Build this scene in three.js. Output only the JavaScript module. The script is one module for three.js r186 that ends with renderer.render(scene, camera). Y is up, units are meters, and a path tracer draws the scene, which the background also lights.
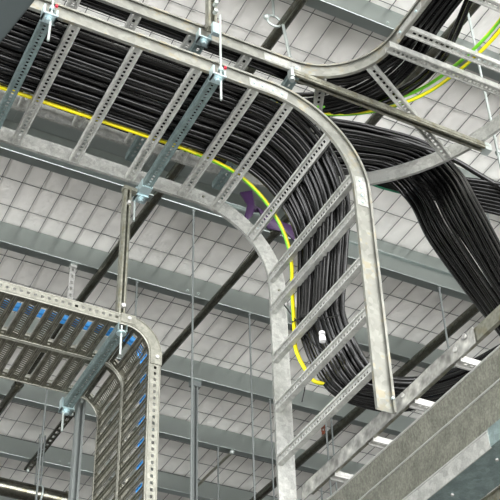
import * as THREE from 'three';
import { mergeGeometries, toCreasedNormals } from 'three/addons/utils/BufferGeometryUtils.js';
import { ImprovedNoise } from 'three/addons/math/ImprovedNoise.js';
import { RectAreaLightUniformsLib } from 'three/addons/lights/RectAreaLightUniformsLib.js';

// ---------------------------------------------------------------- camera, sky, light, exposure
const scene = new THREE.Scene();
const EYE = 1.6;                                   // eye height above the hall floor
const camera = new THREE.PerspectiveCamera(23.12, 1, 0.05, 200);
camera.rotation.order = 'YXZ';
camera.rotation.set(39.839 * Math.PI / 180, -27.953 * Math.PI / 180, -1.7213 * Math.PI / 180);
camera.position.set(0, EYE, 0);
scene.add(camera);
camera.updateMatrixWorld(true);

scene.background = new THREE.Color(1.0, 1.0, 1.0);   // bright overcast sky outside the hall
scene.backgroundIntensity = 5;
// area lights added in the unseen doors and clerestory, carrying part of the daylight (the wall openings are built below)
RectAreaLightUniformsLib.init();
function daylight(w, h, x, y, z, turn) {
  const l = new THREE.RectAreaLight(0xffffff, 6, w, h);
  l.position.set(x, y, z); l.rotation.y = turn; scene.add(l);
}
for (const [a, b] of [[-6.2, -1.2], [-0.2, 4.8], [5.8, 10.8]]) daylight(b - a, 4.4, (a + b) / 2, 2.2, 6.12, 0);
for (const [a, b] of [[-5.7, -2.2], [-1.7, 1.8], [2.3, 5.8], [6.3, 9.8], [10.3, 14]]) daylight(b - a, 2.7, (a + b) / 2, 6.95, 6.12, 0);
for (const [a, b] of [[-6.5, -2], [0.5, 5]]) daylight(b - a, 4.6, -9.12, 2.3, (a + b) / 2, -Math.PI / 2);

const renderer = new THREE.WebGLRenderer({ antialias: true });
renderer.toneMapping = THREE.LinearToneMapping;
renderer.toneMappingExposure = 1.13;
renderer.shadowMap.enabled = true;

// ---------------------------------------------------------------- helpers
const V = (x, y, z) => new THREE.Vector3(x, y, z);
let seed = 20250117;
function rnd() { seed = (seed * 1664525 + 1013904223) >>> 0; return seed / 4294967296; }
const rr = (a, b) => a + (b - a) * rnd();
const noise = new ImprovedNoise();
const lerp = (a, b, t) => a + (b - a) * t;
const smooth = (a, b, x) => { const t = Math.min(1, Math.max(0, (x - a) / (b - a))); return t * t * (3 - 2 * t); };

// a pixel of the 500 x 500 photograph is a direction; the distance comes from a known plane
const FOCAL = 250 / Math.tan(23.12 * Math.PI / 360);
function at(px, py, axis, value) {
  const d = V((px - 250) / FOCAL, -(py - 250) / FOCAL, -1).applyQuaternion(camera.quaternion);
  const t = (value - camera.position[axis]) / d[axis];
  return d.multiplyScalar(t).add(camera.position);
}

function boxUV(g) {                                  // uv in metres, picked by the way each face points
  const p = g.attributes.position, n = g.attributes.normal, uv = new Float32Array(p.count * 2);
  for (let i = 0; i < p.count; i++) {
    const ax = Math.abs(n.getX(i)), ay = Math.abs(n.getY(i)), az = Math.abs(n.getZ(i));
    const x = p.getX(i), y = p.getY(i), z = p.getZ(i);
    if (ay >= ax && ay >= az) { uv[2 * i] = z; uv[2 * i + 1] = x; }
    else if (ax >= az) { uv[2 * i] = z; uv[2 * i + 1] = y; }
    else { uv[2 * i] = x; uv[2 * i + 1] = y; }
  }
  g.setAttribute('uv', new THREE.BufferAttribute(uv, 2));
  return g;
}
const flat = (g) => { const h = g.index ? g.toNonIndexed() : g; for (const k of Object.keys(h.attributes)) if (!['position', 'normal', 'uv'].includes(k)) h.deleteAttribute(k); return h; };
const join = (list) => (list.length === 1 ? flat(list[0]) : mergeGeometries(list.map(flat)));

const taken = {};
function numbered(name) {
  const n = (taken[name] = (taken[name] ?? -1) + 1);
  return n ? `${name}_${String(n).padStart(3, '0')}` : name;
}
function mesh(name, geo, mat, parent) {
  const list = Array.isArray(geo) ? geo : [geo];
  const m = new THREE.Mesh(boxUV(join(list)), mat);
  m.name = parent ? name : numbered(name);
  m.castShadow = m.receiveShadow = true;
  (parent ?? scene).add(m);
  return m;
}
function shared(name, geo, mat, parent) {            // a mesh on a geometry that others use as well
  const m = new THREE.Mesh(geo, mat); m.name = name; m.castShadow = m.receiveShadow = true; parent.add(m); return m;
}
function tag(o, label, category, group) { o.userData.label = label; o.userData.category = category; if (group) o.userData.group = group; return o; }
function thing(name, label, category, pos = [0, 0, 0], turn = 0, group) {
  const o = new THREE.Group(); o.name = numbered(name); o.position.set(...pos); o.rotation.y = turn; scene.add(o);
  return tag(o, label, category, group);
}
function structure(name, geo, mat) { const m = mesh(name, geo, mat); m.userData.kind = 'structure'; return m; }

function box(x0, x1, y0, y1, z0, z1) {
  const g = new THREE.BoxGeometry(x1 - x0, y1 - y0, z1 - z0);
  return g.translate((x0 + x1) / 2, (y0 + y1) / 2, (z0 + z1) / 2);
}
function rod(a, b, r, seg = 8) {
  const d = b.clone().sub(a), g = new THREE.CylinderGeometry(r, r, d.length(), seg);
  g.applyQuaternion(new THREE.Quaternion().setFromUnitVectors(V(0, 1, 0), d.clone().normalize()));
  return g.translate((a.x + b.x) / 2, (a.y + b.y) / 2, (a.z + b.z) / 2);
}
function tube(points, r, seg = 60, radial = 8) {
  return new THREE.TubeGeometry(new THREE.CatmullRomCurve3(points, false, 'centripetal'), seg, r, radial, false);
}
// sweep a closed 2-D profile along frames { p, u, v }: vertex = p + u * a + v * b, smooth along the path, creased round the profile
function sweep(frames, profile, cap = true) {
  const pos = [], nor = [];
  const put = (f, a, b) => f.p.clone().addScaledVector(f.u, a).addScaledVector(f.v, b);
  const n = profile.length;
  let area = 0;
  for (let i = 0; i < n; i++) { const [a, b] = profile[i], [c, d] = profile[(i + 1) % n]; area += a * d - b * c; }
  const sg = area > 0 ? 1 : -1;
  for (let i = 0; i < n; i++) {
    const [a0, b0] = profile[i], [a1, b1] = profile[(i + 1) % n];
    const l = Math.hypot(a1 - a0, b1 - b0), na = sg * (b1 - b0) / l, nb = -sg * (a1 - a0) / l;
    for (let k = 0; k + 1 < frames.length; k++) {
      const f = frames[k], g = frames[k + 1];
      const A = put(f, a0, b0), B = put(f, a1, b1), C = put(g, a1, b1), D = put(g, a0, b0);
      const nf = f.u.clone().multiplyScalar(na).addScaledVector(f.v, nb), ng = g.u.clone().multiplyScalar(na).addScaledVector(g.v, nb);
      const fn = B.clone().sub(A).cross(C.clone().sub(A));
      const quad = fn.dot(nf) >= 0 ? [[A, nf], [B, nf], [C, ng], [A, nf], [C, ng], [D, ng]] : [[A, nf], [C, ng], [B, nf], [A, nf], [D, ng], [C, ng]];
      for (const [q, m] of quad) { pos.push(q.x, q.y, q.z); nor.push(m.x, m.y, m.z); }
    }
  }
  if (cap) {
    const tri = THREE.ShapeUtils.triangulateShape(profile.map(([a, b]) => new THREE.Vector2(a, b)), []);
    for (const [f, nb, sgn] of [[frames[0], frames[1], -1], [frames[frames.length - 1], frames[frames.length - 2], -1]]) {
      const out = f.p.clone().sub(nb.p).normalize();
      for (const t of tri) {
        let q = t.map((i) => put(f, ...profile[i]));
        const fn = q[1].clone().sub(q[0]).cross(q[2].clone().sub(q[0]));
        if (fn.dot(out) < 0) q = [q[0], q[2], q[1]];
        for (const w of q) { pos.push(w.x, w.y, w.z); nor.push(out.x, out.y, out.z); }
      }
    }
  }
  const g = new THREE.BufferGeometry();
  g.setAttribute('position', new THREE.Float32BufferAttribute(pos, 3));
  g.setAttribute('normal', new THREE.Float32BufferAttribute(nor, 3));
  g.setAttribute('uv', new THREE.Float32BufferAttribute(new Float32Array(pos.length / 3 * 2), 2));
  return g;
}
const line = (a, b, u, v) => [{ p: a, u, v }, { p: b, u, v }];
// flat plate with holes: width along x, length along z, thickness upward from y = 0, first at z = 0 and running to -z
function holedPlate(w, len, t, holes) {
  const s = new THREE.Shape([[-w / 2, 0], [w / 2, 0], [w / 2, len], [-w / 2, len]].map(([a, b]) => new THREE.Vector2(a, b)));
  for (const [x, y, hw, hl, round, skew = 0] of holes) {
    const h = new THREE.Path();
    if (round) { h.absellipse(x, y, hw / 2, hl / 2, 0, Math.PI * 2, true); s.holes.push(new THREE.Path(h.getPoints(5))); }
    else s.holes.push(new THREE.Path([[x - hw / 2, y - hl / 2 - skew], [x - hw / 2, y + hl / 2 - skew], [x + hw / 2, y + hl / 2 + skew], [x + hw / 2, y - hl / 2 + skew]].map(([a, b]) => new THREE.Vector2(a, b))));
  }
  const g = new THREE.ExtrudeGeometry(s, { depth: t, bevelEnabled: false, curveSegments: 4 });
  return g.rotateX(-Math.PI / 2);
}

// ---------------------------------------------------------------- procedural materials
function dataTexture(size, metres, fn, srgb = true) {
  const d = new Uint8Array(size * size * 4);
  for (let j = 0; j < size; j++) for (let i = 0; i < size; i++) {
    const c = fn(i / size, j / size), k = (j * size + i) * 4;
    d[k] = 255 * Math.min(1, Math.max(0, c[0])); d[k + 1] = 255 * Math.min(1, Math.max(0, c[1])); d[k + 2] = 255 * Math.min(1, Math.max(0, c[2])); d[k + 3] = 255;
  }
  const t = new THREE.DataTexture(d, size, size);
  t.magFilter = THREE.LinearFilter; t.minFilter = THREE.LinearMipmapLinearFilter; t.generateMipmaps = true;
  t.wrapS = t.wrapT = THREE.RepeatWrapping; t.repeat.set(1 / metres, 1 / metres);
  if (srgb) t.colorSpace = THREE.SRGBColorSpace;
  t.needsUpdate = true;
  return t;
}
// tiling value noise
function tileNoise(n) {
  const g = []; for (let i = 0; i < n * n; i++) g.push(rnd());
  return (u, v) => {
    const x = (u - Math.floor(u)) * n, y = (v - Math.floor(v)) * n, i = Math.floor(x), j = Math.floor(y);
    const fx = x - i, fy = y - j, sx = fx * fx * (3 - 2 * fx), sy = fy * fy * (3 - 2 * fy);
    const q = (a, b) => g[(b % n) * n + (a % n)];
    return lerp(lerp(q(i, j), q(i + 1, j), sx), lerp(q(i, j + 1), q(i + 1, j + 1), sx), sy);
  };
}
// tiling zinc crystals: every cell has its own tone
function crystals(n) {
  const pts = []; for (let i = 0; i < n * n; i++) pts.push([rnd(), rnd(), rnd()]);
  return (u, v) => {
    const x = u * n, y = v * n, i = Math.floor(x), j = Math.floor(y); let best = 9, tone = 0;
    for (let b = -1; b <= 1; b++) for (let a = -1; a <= 1; a++) {
      const c = pts[((j + b + n) % n) * n + ((i + a + n) % n)];
      const d = Math.hypot(i + a + c[0] - x, j + b + c[1] - y);
      if (d < best) { best = d; tone = c[2]; }
    }
    return tone;
  };
}
const N4 = tileNoise(4), N12 = tileNoise(12), N40 = tileNoise(40), N120 = tileNoise(120), C30 = crystals(26), C60 = crystals(60);
const stain = (u, v) => smooth(0.62, 0.8, 0.6 * N12(u, v) + 0.4 * N40(u + 0.3, v));
const galvMap = dataTexture(512, 0.5, (u, v) => {
  const k = 0.78 + 0.1 * (C30(u, v) - 0.5) + 0.08 * (N12(u, v) - 0.5) + 0.08 * (N120(u, v) - 0.5);
  return [k, k, k * 0.985];
});
const stainedMap = dataTexture(512, 0.7, (u, v) => {
  const k = 0.78 + 0.1 * (C30(u, v) - 0.5) + 0.1 * (N12(u, v) - 0.5), s = 0.3 * stain(u, v);
  return [lerp(k, 0.86, s), lerp(k, 0.74, s), lerp(k * 0.97, 0.52, s)];
});
const dullMap = dataTexture(512, 0.5, (u, v) => {
  const k = 0.68 + 0.1 * (C60(u, v) - 0.5) + 0.14 * (N12(u, v) - 0.5) + 0.16 * (N120(u, v) - 0.5);
  return [k, k * 1.0, k * 0.96];
});
const streakMap = dataTexture(512, 0.6, (u, v) => {
  const k = 0.72 + 0.1 * (N12(u, v) - 0.5) + 0.16 * (N120(u * 1, v * 1) - 0.5) + 0.12 * (N40(u * 3, v) - 0.5);
  return [k, k, k * 0.96];
});
const blotchMap = dataTexture(256, 0.45, (u, v) => {
  const k = 0.7 + 0.4 * (N12(u, v) - 0.5) + 0.14 * (N40(u, v) - 0.5);
  return [k, k, k * 0.98];
});
const rodMap = dataTexture(256, 0.4, (u, v) => {
  const k = 0.72 + 0.14 * (N40(u, v) - 0.5) + 0.12 * (N12(u, v) - 0.5), s = smooth(0.6, 0.8, N12(u + 0.4, v));
  return [lerp(k, 0.62, s * 0.4), lerp(k, 0.58, s * 0.4), lerp(k * 0.96, 0.46, s * 0.4)];
});
const foilBump = dataTexture(512, 1.4, (u, v) => {
  const w = 0.35 * N4(u, v) + 0.3 * N12(u, v) + 0.2 * N40(u, v) + 0.15 * (0.5 + 0.5 * Math.sin((u * 70 + v * 110) * Math.PI * 2));
  return [w, w, w];
}, false);
const foilMap = dataTexture(256, 1.1, (u, v) => { const k = 0.93 + 0.06 * (N12(u, v) - 0.5) + 0.05 * (N4(u, v) - 0.5); return [k, k * 0.996, k * 0.985]; });
const concreteMap = dataTexture(256, 3, (u, v) => { const k = 0.66 + 0.1 * (N12(u, v) - 0.5) + 0.08 * (N40(u, v) - 0.5); return [k, k * 0.99, k * 0.97]; });

const std = (o) => new THREE.MeshStandardMaterial(o);
const lin = (r, g, b) => new THREE.Color().setRGB(r, g, b);
const M = {
  galv: std({ color: lin(0.74, 0.75, 0.73), map: galvMap, roughness: 0.42, metalness: 0.55 }),
  stained: std({ color: lin(0.5, 0.505, 0.485), map: stainedMap, roughness: 0.42, metalness: 0.6 }),
  rung: std({ color: lin(0.78, 0.79, 0.77), map: galvMap, roughness: 0.45, metalness: 0.25 }),
  bright: std({ color: lin(0.82, 0.82, 0.81), map: galvMap, roughness: 0.35, metalness: 0.4 }),
  dull: std({ color: lin(0.43, 0.435, 0.395), map: streakMap, roughness: 0.42, metalness: 0.6 }),
  blotch: std({ color: lin(0.8, 0.8, 0.78), map: blotchMap, roughness: 0.45, metalness: 0.5 }),
  tray: std({ color: lin(0.52, 0.51, 0.45), map: dullMap, roughness: 0.36, metalness: 0.75 }),
  trayEdge: std({ color: lin(0.46, 0.46, 0.41), map: galvMap, roughness: 0.38, metalness: 0.7 }),
  teal: std({ color: lin(0.36, 0.47, 0.48), map: galvMap, roughness: 0.42, metalness: 0.5 }),
  zincBlue: std({ color: lin(0.6, 0.75, 0.78), roughness: 0.28, metalness: 0.7 }),
  rodMat: std({ color: lin(0.46, 0.51, 0.49), roughness: 0.4, metalness: 0.5 }),
  wireMat: std({ color: lin(0.2, 0.22, 0.215), roughness: 0.5, metalness: 0.4 }),
  channel: std({ color: lin(0.6, 0.6, 0.54), map: rodMap, roughness: 0.35, metalness: 0.7 }),
  pipe: std({ color: lin(0.36, 0.36, 0.33), map: rodMap, roughness: 0.2, metalness: 0.95 }),
  purlin: std({ color: lin(0.4, 0.445, 0.43), roughness: 0.28, metalness: 0.92 }),
  beamPaint: std({ color: lin(0.075, 0.092, 0.094), roughness: 0.5, metalness: 0.1 }),
  mesh: std({ color: lin(0.12, 0.12, 0.12), roughness: 0.6, metalness: 0.3 }),
  foil: std({ color: lin(0.97, 0.96, 0.94), map: foilMap, bumpMap: foilBump, bumpScale: 0.012, roughness: 0.55, metalness: 0.0 }),
  wall: std({ color: lin(0.4, 0.41, 0.41), roughness: 0.8 }),
  floor: std({ color: lin(0.5, 0.5, 0.49), map: concreteMap, roughness: 0.5 }),
  cable: std({ color: lin(0.004, 0.004, 0.004), roughness: 0.2 }),
  cableSoft: std({ color: lin(0.006, 0.006, 0.006), roughness: 0.24 }),
  tie: std({ color: lin(0.008, 0.008, 0.008), roughness: 0.5 }),
  yellow: std({ color: lin(0.85, 0.74, 0.0), roughness: 0.45 }),
  earth: std({ vertexColors: true, roughness: 0.42 }),
  green: std({ color: lin(0.2, 0.62, 0.03), roughness: 0.45 }),
  deepGreen: std({ color: lin(0.0, 0.2, 0.09), roughness: 0.45 }),
  blue: std({ color: lin(0.05, 0.36, 0.9), roughness: 0.45 }),
  paleBlue: std({ color: lin(0.1, 0.35, 0.6), roughness: 0.5 }),
  purple: std({ color: lin(0.035, 0.01, 0.055), roughness: 0.5 }),
  red: std({ color: lin(0.55, 0.02, 0.05), roughness: 0.5 }),
  brass: std({ color: lin(0.25, 0.075, 0.04), roughness: 0.45, metalness: 0.4 }),
  white: std({ color: lin(0.85, 0.85, 0.85), roughness: 0.6 }),
};

// ---------------------------------------------------------------- the hall
const ROOF = EYE + 7.54;                             // underside of the insulation blanket
structure('floor', box(-9, 17, -0.2, 0, -26, 6.3), M.floor);
{ // wall on the camera's left: unseen door openings added to let in side light
  const g = [box(-9.25, -9, 4.6, 9.6, -26, 6.25)];
  for (const [a, b] of [[-26, -6.5], [-2, 0.5], [5, 6.25]]) g.push(box(-9.25, -9, 0, 4.6, a, b));
  structure('wall_left', g, M.wall);
}
structure('wall_right', box(17, 17.25, 0, 9.6, -26, 6.25), M.wall);
structure('wall_back', box(-9.25, 17.25, 0, 9.6, -26.25, -26), M.wall);
{ // wall behind the camera with unseen doors and a clerestory, placed to shape the light
  const g = [box(-9.25, 17.25, 4.4, 5.6, 6, 6.25), box(-9.25, 17.25, 8.3, 9.6, 6, 6.25)];
  for (const x of [-9.25, -6.2, -2.2, 1.8, 5.8, 9.8, 14]) g.push(box(x, x + (x === 14 || x === -9.25 ? 3.2 : 0.5), 5.6, 8.3, 6, 6.25));
  for (const [a, b] of [[-9.25, -6.2], [-1.2, -0.2], [4.8, 5.8], [10.8, 17.25]]) g.push(box(a, b, 0, 4.4, 6, 6.25));
  structure('wall_front', g, M.wall);
}
structure('roof', box(-9.25, 17.25, ROOF + 0.16, ROOF + 0.4, -26, 9), M.wall);

const MX = 0.176, MZ = 0.35, MX0 = 2.137, MZ0 = -8.35; // safety mesh pitch and one known crossing
{ // insulation blanket lying on the mesh, slack between the wires
  const x0 = -9, x1 = 17, z0 = -26, z1 = 9, fx0 = 0, fx1 = 12, fz0 = -15, fz1 = -3;
  const axis = (a, b, fa, fb, step) => { const r = [a]; for (let t = fa; t <= fb + 1e-6; t += step) r.push(t); r.push(b); return r; };
  const xs = axis(x0, x1, fx0, fx1, 0.044), zs = axis(z0, z1, fz0, fz1, 0.07);
  const pos = [], idx = [];
  const height = (x, z) => {
    const a = Math.abs(Math.sin(Math.PI * (x - MX0) / MX)), b = Math.abs(Math.sin(Math.PI * (z - MZ0) / MZ));
    const slack = 0.5 + noise.noise(x * 1.3, z * 1.3, 2.2);
    const crumple = 0.016 * Math.max(0, noise.noise(x * 0.45, z * 0.45, 7.7)) * noise.noise(x * 5, z * 2.5, 0.3);
    return ROOF + 0.012 - 0.007 * slack * Math.sqrt(a * b) + 0.02 * noise.noise(x * 0.8, z * 0.8, 5.1) * 0.5 + crumple;
  };
  for (const z of zs) for (const x of xs) pos.push(x, x <= x0 || x >= x1 || z <= z0 || z >= z1 ? ROOF + 0.012 : height(x, z), z);
  const w = xs.length;
  for (let j = 0; j + 1 < zs.length; j++) for (let i = 0; i + 1 < w; i++) { const a = j * w + i; idx.push(a, a + 1, a + w, a + 1, a + w + 1, a + w); }
  const g = new THREE.BufferGeometry();
  g.setAttribute('position', new THREE.Float32BufferAttribute(pos, 3)); g.setIndex(idx); g.computeVertexNormals();
  const uv = new Float32Array(pos.length / 3 * 2); for (let i = 0; i < uv.length / 2; i++) { uv[2 * i] = pos[3 * i]; uv[2 * i + 1] = pos[3 * i + 2]; }
  g.setAttribute('uv', new THREE.BufferAttribute(uv, 2));
  const m = new THREE.Mesh(g, M.foil); m.name = 'ceiling'; m.receiveShadow = m.castShadow = true; m.userData.kind = 'structure'; scene.add(m);
}
{ // wire safety mesh under the blanket
  const g = [], y = ROOF - 0.004, r = 0.0036;
  for (let k = Math.ceil((0 - MX0) / MX); MX0 + k * MX < 11; k++) { const x = MX0 + k * MX + rr(-0.008, 0.008), e = rr(-0.04, 0.04); g.push(rod(V(x, y, -3), V(x + e, y, -15), r, 5)); }
  for (let k = Math.ceil((-15 - MZ0) / MZ); MZ0 + k * MZ < -3; k++) { const z = MZ0 + k * MZ + rr(-0.01, 0.01); g.push(rod(V(0, y - 2 * r, z), V(12, y - 2 * r, z + rr(-0.03, 0.03)), r, 5)); }
  const m = mesh('safety_mesh', g, M.mesh);
  tag(m, 'thin wire safety mesh holding up the pale roof insulation', 'wire mesh'); m.userData.kind = 'stuff';
}
// purlins: web towards the opening, flanges pointing away
function purlin(z, bottom, label, ledge, paint = M.purlin) {
  const h = ROOF - bottom, t = 0.006, w = 0.085, c = 0.018;
  const prof = [[0, 0], [w, 0], [w, c], [w - t, c], [w - t, t], [t, t], [t, h - t], [w, h - t], [w, h], [0, h]];
  const fr = line(V(-9, bottom, z), V(17, bottom, z), V(0, 0, -1), V(0, 1, 0));
  const o = thing('roof_purlin', label, 'purlin', [0, 0, 0], 0, 'roof purlins');
  mesh('section', sweep(fr, prof), paint, o);
  mesh('edge_roll', rod(V(-9, bottom + 0.006, z + 0.003), V(17, bottom + 0.006, z + 0.003), 0.007, 8), paint, o);
  if (ledge) mesh('ledge', [box(-9, 17, ledge - 0.006, ledge + 0.004, z - 0.01, z + 0.022), rod(V(-9, ledge, z + 0.022), V(17, ledge, z + 0.022), 0.006, 8)], paint, o);
  // web bolts at the laps
  const bolts = [];
  for (const x of [3.86, 3.98, 9.86, 9.98]) bolts.push(new THREE.CylinderGeometry(0.012, 0.012, 0.012, 8).rotateX(Math.PI / 2).translate(x, bottom + 0.06, z + 0.006));
  mesh('bolts', bolts, M.rodMat, o);
  return o;
}
const PB = EYE + 7.3;
for (const z of [-2.45, -3.68, -4.9, -6.15]) purlin(z, PB, 'grey painted steel roof purlin');
purlin(-7.31, EYE + 7.18, 'deep grey steel purlin with a ledge along its web', EYE + 7.37).userData.group = undefined;
{  // added box standing in for an unidentified dark strip
  const o = thing('added_filler', 'added grey duct tucked against the deep purlin', 'filler');
  mesh('filler_body', box(-2, 4.35, EYE + 7.3, ROOF - 0.02, -7.09, -6.5), M.purlin, o);
  for (const x of [-0.8, 0.4, 1.6, 2.8, 4.0]) mesh('filler_rib', box(x - 0.012, x + 0.012, EYE + 7.288, EYE + 7.3, -7.09, -6.5), M.purlin, o);
}
for (const z of [-8.6, -9.89, -11.04, -12.21, -13.4, -14.6]) purlin(z, PB, 'grey painted steel roof purlin');

// sprinkler pipes along the roof
function roofPipe(a, b, r, label, extra) {
  const o = thing('sprinkler_pipe', label, 'pipe');
  mesh('pipe', rod(a, b, r, 20), M.pipe, o);
  const d = b.clone().sub(a).normalize();
  for (const t of extra) { const c = a.clone().lerp(b, t); mesh('coupling', rod(c.clone().addScaledVector(d, -0.05), c.clone().addScaledVector(d, 0.05), r + 0.012, 20), M.pipe, o); }
  return o;
}
const pipeY = EYE + 7.2;
roofPipe(V(3.2, pipeY, -2.2), V(2.8, pipeY, -11.6), 0.042, 'dark steel sprinkler pipe passing over the perforated trays', [0.2, 0.9]);
roofPipe(V(4.36, pipeY, -2.5), V(4.0, pipeY, -10.2), 0.04, 'dark steel pipe ending at a bracket below the purlins', [0.62]);
const p3a = at(500, 287, 'y', pipeY), p3b = at(230, 522, 'y', pipeY);
const headPipe = roofPipe(p3a.clone().lerp(p3b, -0.5), p3b, 0.05, 'steel sprinkler pipe carrying an upright sprinkler head', [0.2]);
{ // upright sprinkler head
  const b = at(324, 441, 'y', pipeY + 0.03), o = new THREE.Group();
  o.name = 'sprinkler_head'; o.userData.label = 'small rust-brown upright sprinkler head'; o.position.copy(b); headPipe.add(o);
  mesh('fitting', new THREE.CylinderGeometry(0.025, 0.03, 0.09, 10).translate(0, 0.03, 0), M.channel, o);
  mesh('body', new THREE.CylinderGeometry(0.018, 0.024, 0.06, 10).translate(0, 0.1, 0), M.brass, o);
  mesh('frame_arms', [rod(V(-0.02, 0.12, 0), V(-0.014, 0.18, 0), 0.007), rod(V(0.02, 0.12, 0), V(0.014, 0.18, 0), 0.007)], M.brass, o);
  mesh('deflector', new THREE.CylinderGeometry(0.05, 0.03, 0.012, 14).translate(0, 0.185, 0), M.brass, o);
}
{ // pipe hanger ring with its rod, on the pipe near the upper ladder
  const c = at(274, 21, 'y', pipeY), o = thing('pipe_hanger', 'steel clamp ring round the pipe with two bolt heads', 'clamp', [c.x, c.y, c.z]);
  mesh('ring', new THREE.TorusGeometry(0.058, 0.01, 8, 24), M.rodMat, o);
  mesh('bolt', new THREE.SphereGeometry(0.024, 10, 8).translate(-0.07, 0, 0.01), M.rodMat, o);
  mesh('bolt', new THREE.SphereGeometry(0.024, 10, 8).translate(0.07, 0, 0.01), M.rodMat, o);
  mesh('rod', rod(V(0, 0.05, 0), V(0, 0.34, 0), 0.011), M.rodMat, o);
}

// thin rods that hang from the purlins
function dropper(px, py, z, bottom, r, label, top = PB) {
  const p = at(px, py, 'z', z), o = thing('hanger_rod', label, 'rod', [p.x, 0, z]);
  mesh('rod', rod(V(0, top - 0.005, 0), V(0, bottom, 0), r, 8), M.wireMat, o);
  mesh('clip', box(-0.012, 0.012, top - 0.02, top + 0.002, -0.012, 0.012), M.wireMat, o);
}
dropper(193.5, 215, -7.33, 3.2, 0.009, 'long thin rod from the deep purlin down past the curved ladder', EYE + 7.18);
dropper(249.5, 318, -8.62, 3.2, 0.009, 'thin rod hanging from a purlin left of the vertical rail');
dropper(270, 400, -9.91, 3.2, 0.009, 'thin rod hanging close beside the vertical ladder rail');
dropper(137, 283, -8.62, EYE + 6.6, 0.01, 'short thin rod above the bend of the perforated tray');
dropper(218, 448, -11.06, 3.2, 0.01, 'thin rod hanging beside the small roof bracket arm');
dropper(441, 300, -7.33, EYE + 4.6, 0.01, 'thin rod dropping from the deep purlin to the steel pipe', EYE + 7.18);
dropper(45.6, 404, -9.91, 3.2, 0.011, 'thin rod hanging by the slotted bar below the trays');
dropper(462, 84, -6.17, EYE + 6.3, 0.009, 'thin rod hanging under the trapeze of the upper ladder');
dropper(325, 412, -9.91, 3.2, 0.011, 'thin rod hanging beside the sprinkler head');
dropper(330.5, 410, -9.95, 3.2, 0.01, 'second thin rod hanging beside the sprinkler head');
dropper(319, 455, -11.06, 3.2, 0.01, 'thin rod hanging in front of the galvanised flat bar');
dropper(402, 420, -9.91, 3.2, 0.01, 'thin rod hanging beyond the bright ladder rungs');
{ // channel hanger in view beyond the trays, right of them
  const p = at(195, 378, 'z', -9.95), o = thing('channel_hanger', 'grey channel post hanging beside the long thin rod', 'channel', [p.x, 0, -9.95]);
  mesh('channel', sweep(line(V(0, PB, 0), V(0, 3, 0), V(1, 0, 0), V(0, 0, 1)), [[-0.03, -0.02], [0.03, -0.02], [0.03, 0.02], [0.012, 0.02], [0.012, 0.014], [0.024, 0.014], [0.024, -0.014], [-0.024, -0.014], [-0.024, 0.014], [-0.012, 0.014], [-0.012, 0.02], [-0.03, 0.02]]), M.wireMat, o);
  mesh('top_cleat', box(-0.06, 0.06, PB - 0.06, PB, -0.03, 0.03), M.wireMat, o);
}
{ // bracing bar and slotted bar
  const a = at(232, 452, 'y', PB - 0.04), b = at(196, 487, 'y', PB - 0.04);
  const o = thing('bracket_arm', 'thin galvanised arm fixed under a far purlin', 'bracket');
  mesh('arm', rod(a, b, 0.018, 8), M.channel, o);
  mesh('bolt', new THREE.SphereGeometry(0.03, 8, 6).translate(a.x, a.y, a.z), M.rodMat, o);
  const c = at(73, 412, 'y', PB - 0.03), d = at(27, 471, 'y', PB - 0.03), len = c.distanceTo(d);
  const s = thing('slotted_bar', 'brownish slotted channel bar fixed under two purlins', 'channel bar', [c.x, c.y, c.z], Math.atan2(c.x - d.x, c.z - d.z));
  const holes = []; for (let k = 0.08; k < len - 0.05; k += 0.1) holes.push([0, k, 0.03, 0.05]);
  mesh('web', holedPlate(0.08, len, 0.004, holes), M.pipe, s);
  mesh('side', box(-0.04, -0.034, 0, 0.03, -len, 0), M.pipe, s); mesh('side', box(0.034, 0.04, 0, 0.03, -len, 0), M.pipe, s);
  mesh('bolt', new THREE.SphereGeometry(0.022, 8, 6).translate(0, -0.01, -0.03), M.rodMat, s);
  mesh('bolt', new THREE.SphereGeometry(0.022, 8, 6).translate(0, -0.01, -len + 0.03), M.rodMat, s);
  // slotted strap
  const e = at(73, 264, 'z', -8.66), f = at(73, 300, 'z', -8.66), q = thing('slotted_strap', 'bright slotted strap hanging from a purlin above the trays', 'strap', [e.x, f.y, -8.66]);
  const h2 = e.y - f.y, hs = []; for (let k = 0.04; k < h2 - 0.02; k += 0.075) hs.push([0, k, 0.022, 0.035]);
  mesh('strap', holedPlate(0.055, h2, 0.004, hs).rotateX(Math.PI / 2).translate(0, 0, 0.004), M.bright, q);
  mesh('head', box(-0.032, 0.032, h2 - 0.06, h2, -0.02, 0.03), M.bright, q);
}
{ // large round pipe low on the left of the hall
  const a = at(-10, 484, 'y', EYE + 6.55), b = at(69, 502, 'y', EYE + 6.55), o = thing('large_pipe', 'thick galvanised round pipe with bolted end joint', 'pipe');
  mesh('pipe', rod(a.clone().lerp(b, -0.8), b, 0.098, 28), M.pipe, o);
  mesh('end_joint', rod(b.clone().lerp(a, 0.06), b.clone().lerp(a, -0.02), 0.115, 28), M.channel, o);
  mesh('joint_bolt', new THREE.SphereGeometry(0.03, 10, 8).translate(b.x, b.y + 0.1, b.z + 0.06), M.bright, o);
  mesh('joint_bolt', new THREE.SphereGeometry(0.03, 10, 8).translate(b.x, b.y - 0.06, b.z + 0.1), M.bright, o);
  const c = a.clone().lerp(b, 0.62);
  mesh('hanger_band', new THREE.TorusGeometry(0.102, 0.012, 8, 28).rotateY(Math.atan2(b.x - a.x, b.z - a.z)).translate(c.x, c.y, c.z), M.rodMat, o);
  mesh('hanger_rod', rod(V(c.x, c.y + 0.1, c.z), V(c.x, PB, c.z), 0.011), M.wireMat, o);
  mesh('hanger_rod', rod(V(c.x - 0.06, c.y + 0.1, c.z), V(c.x - 0.06, PB, c.z), 0.009), M.wireMat, o);
}

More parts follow.
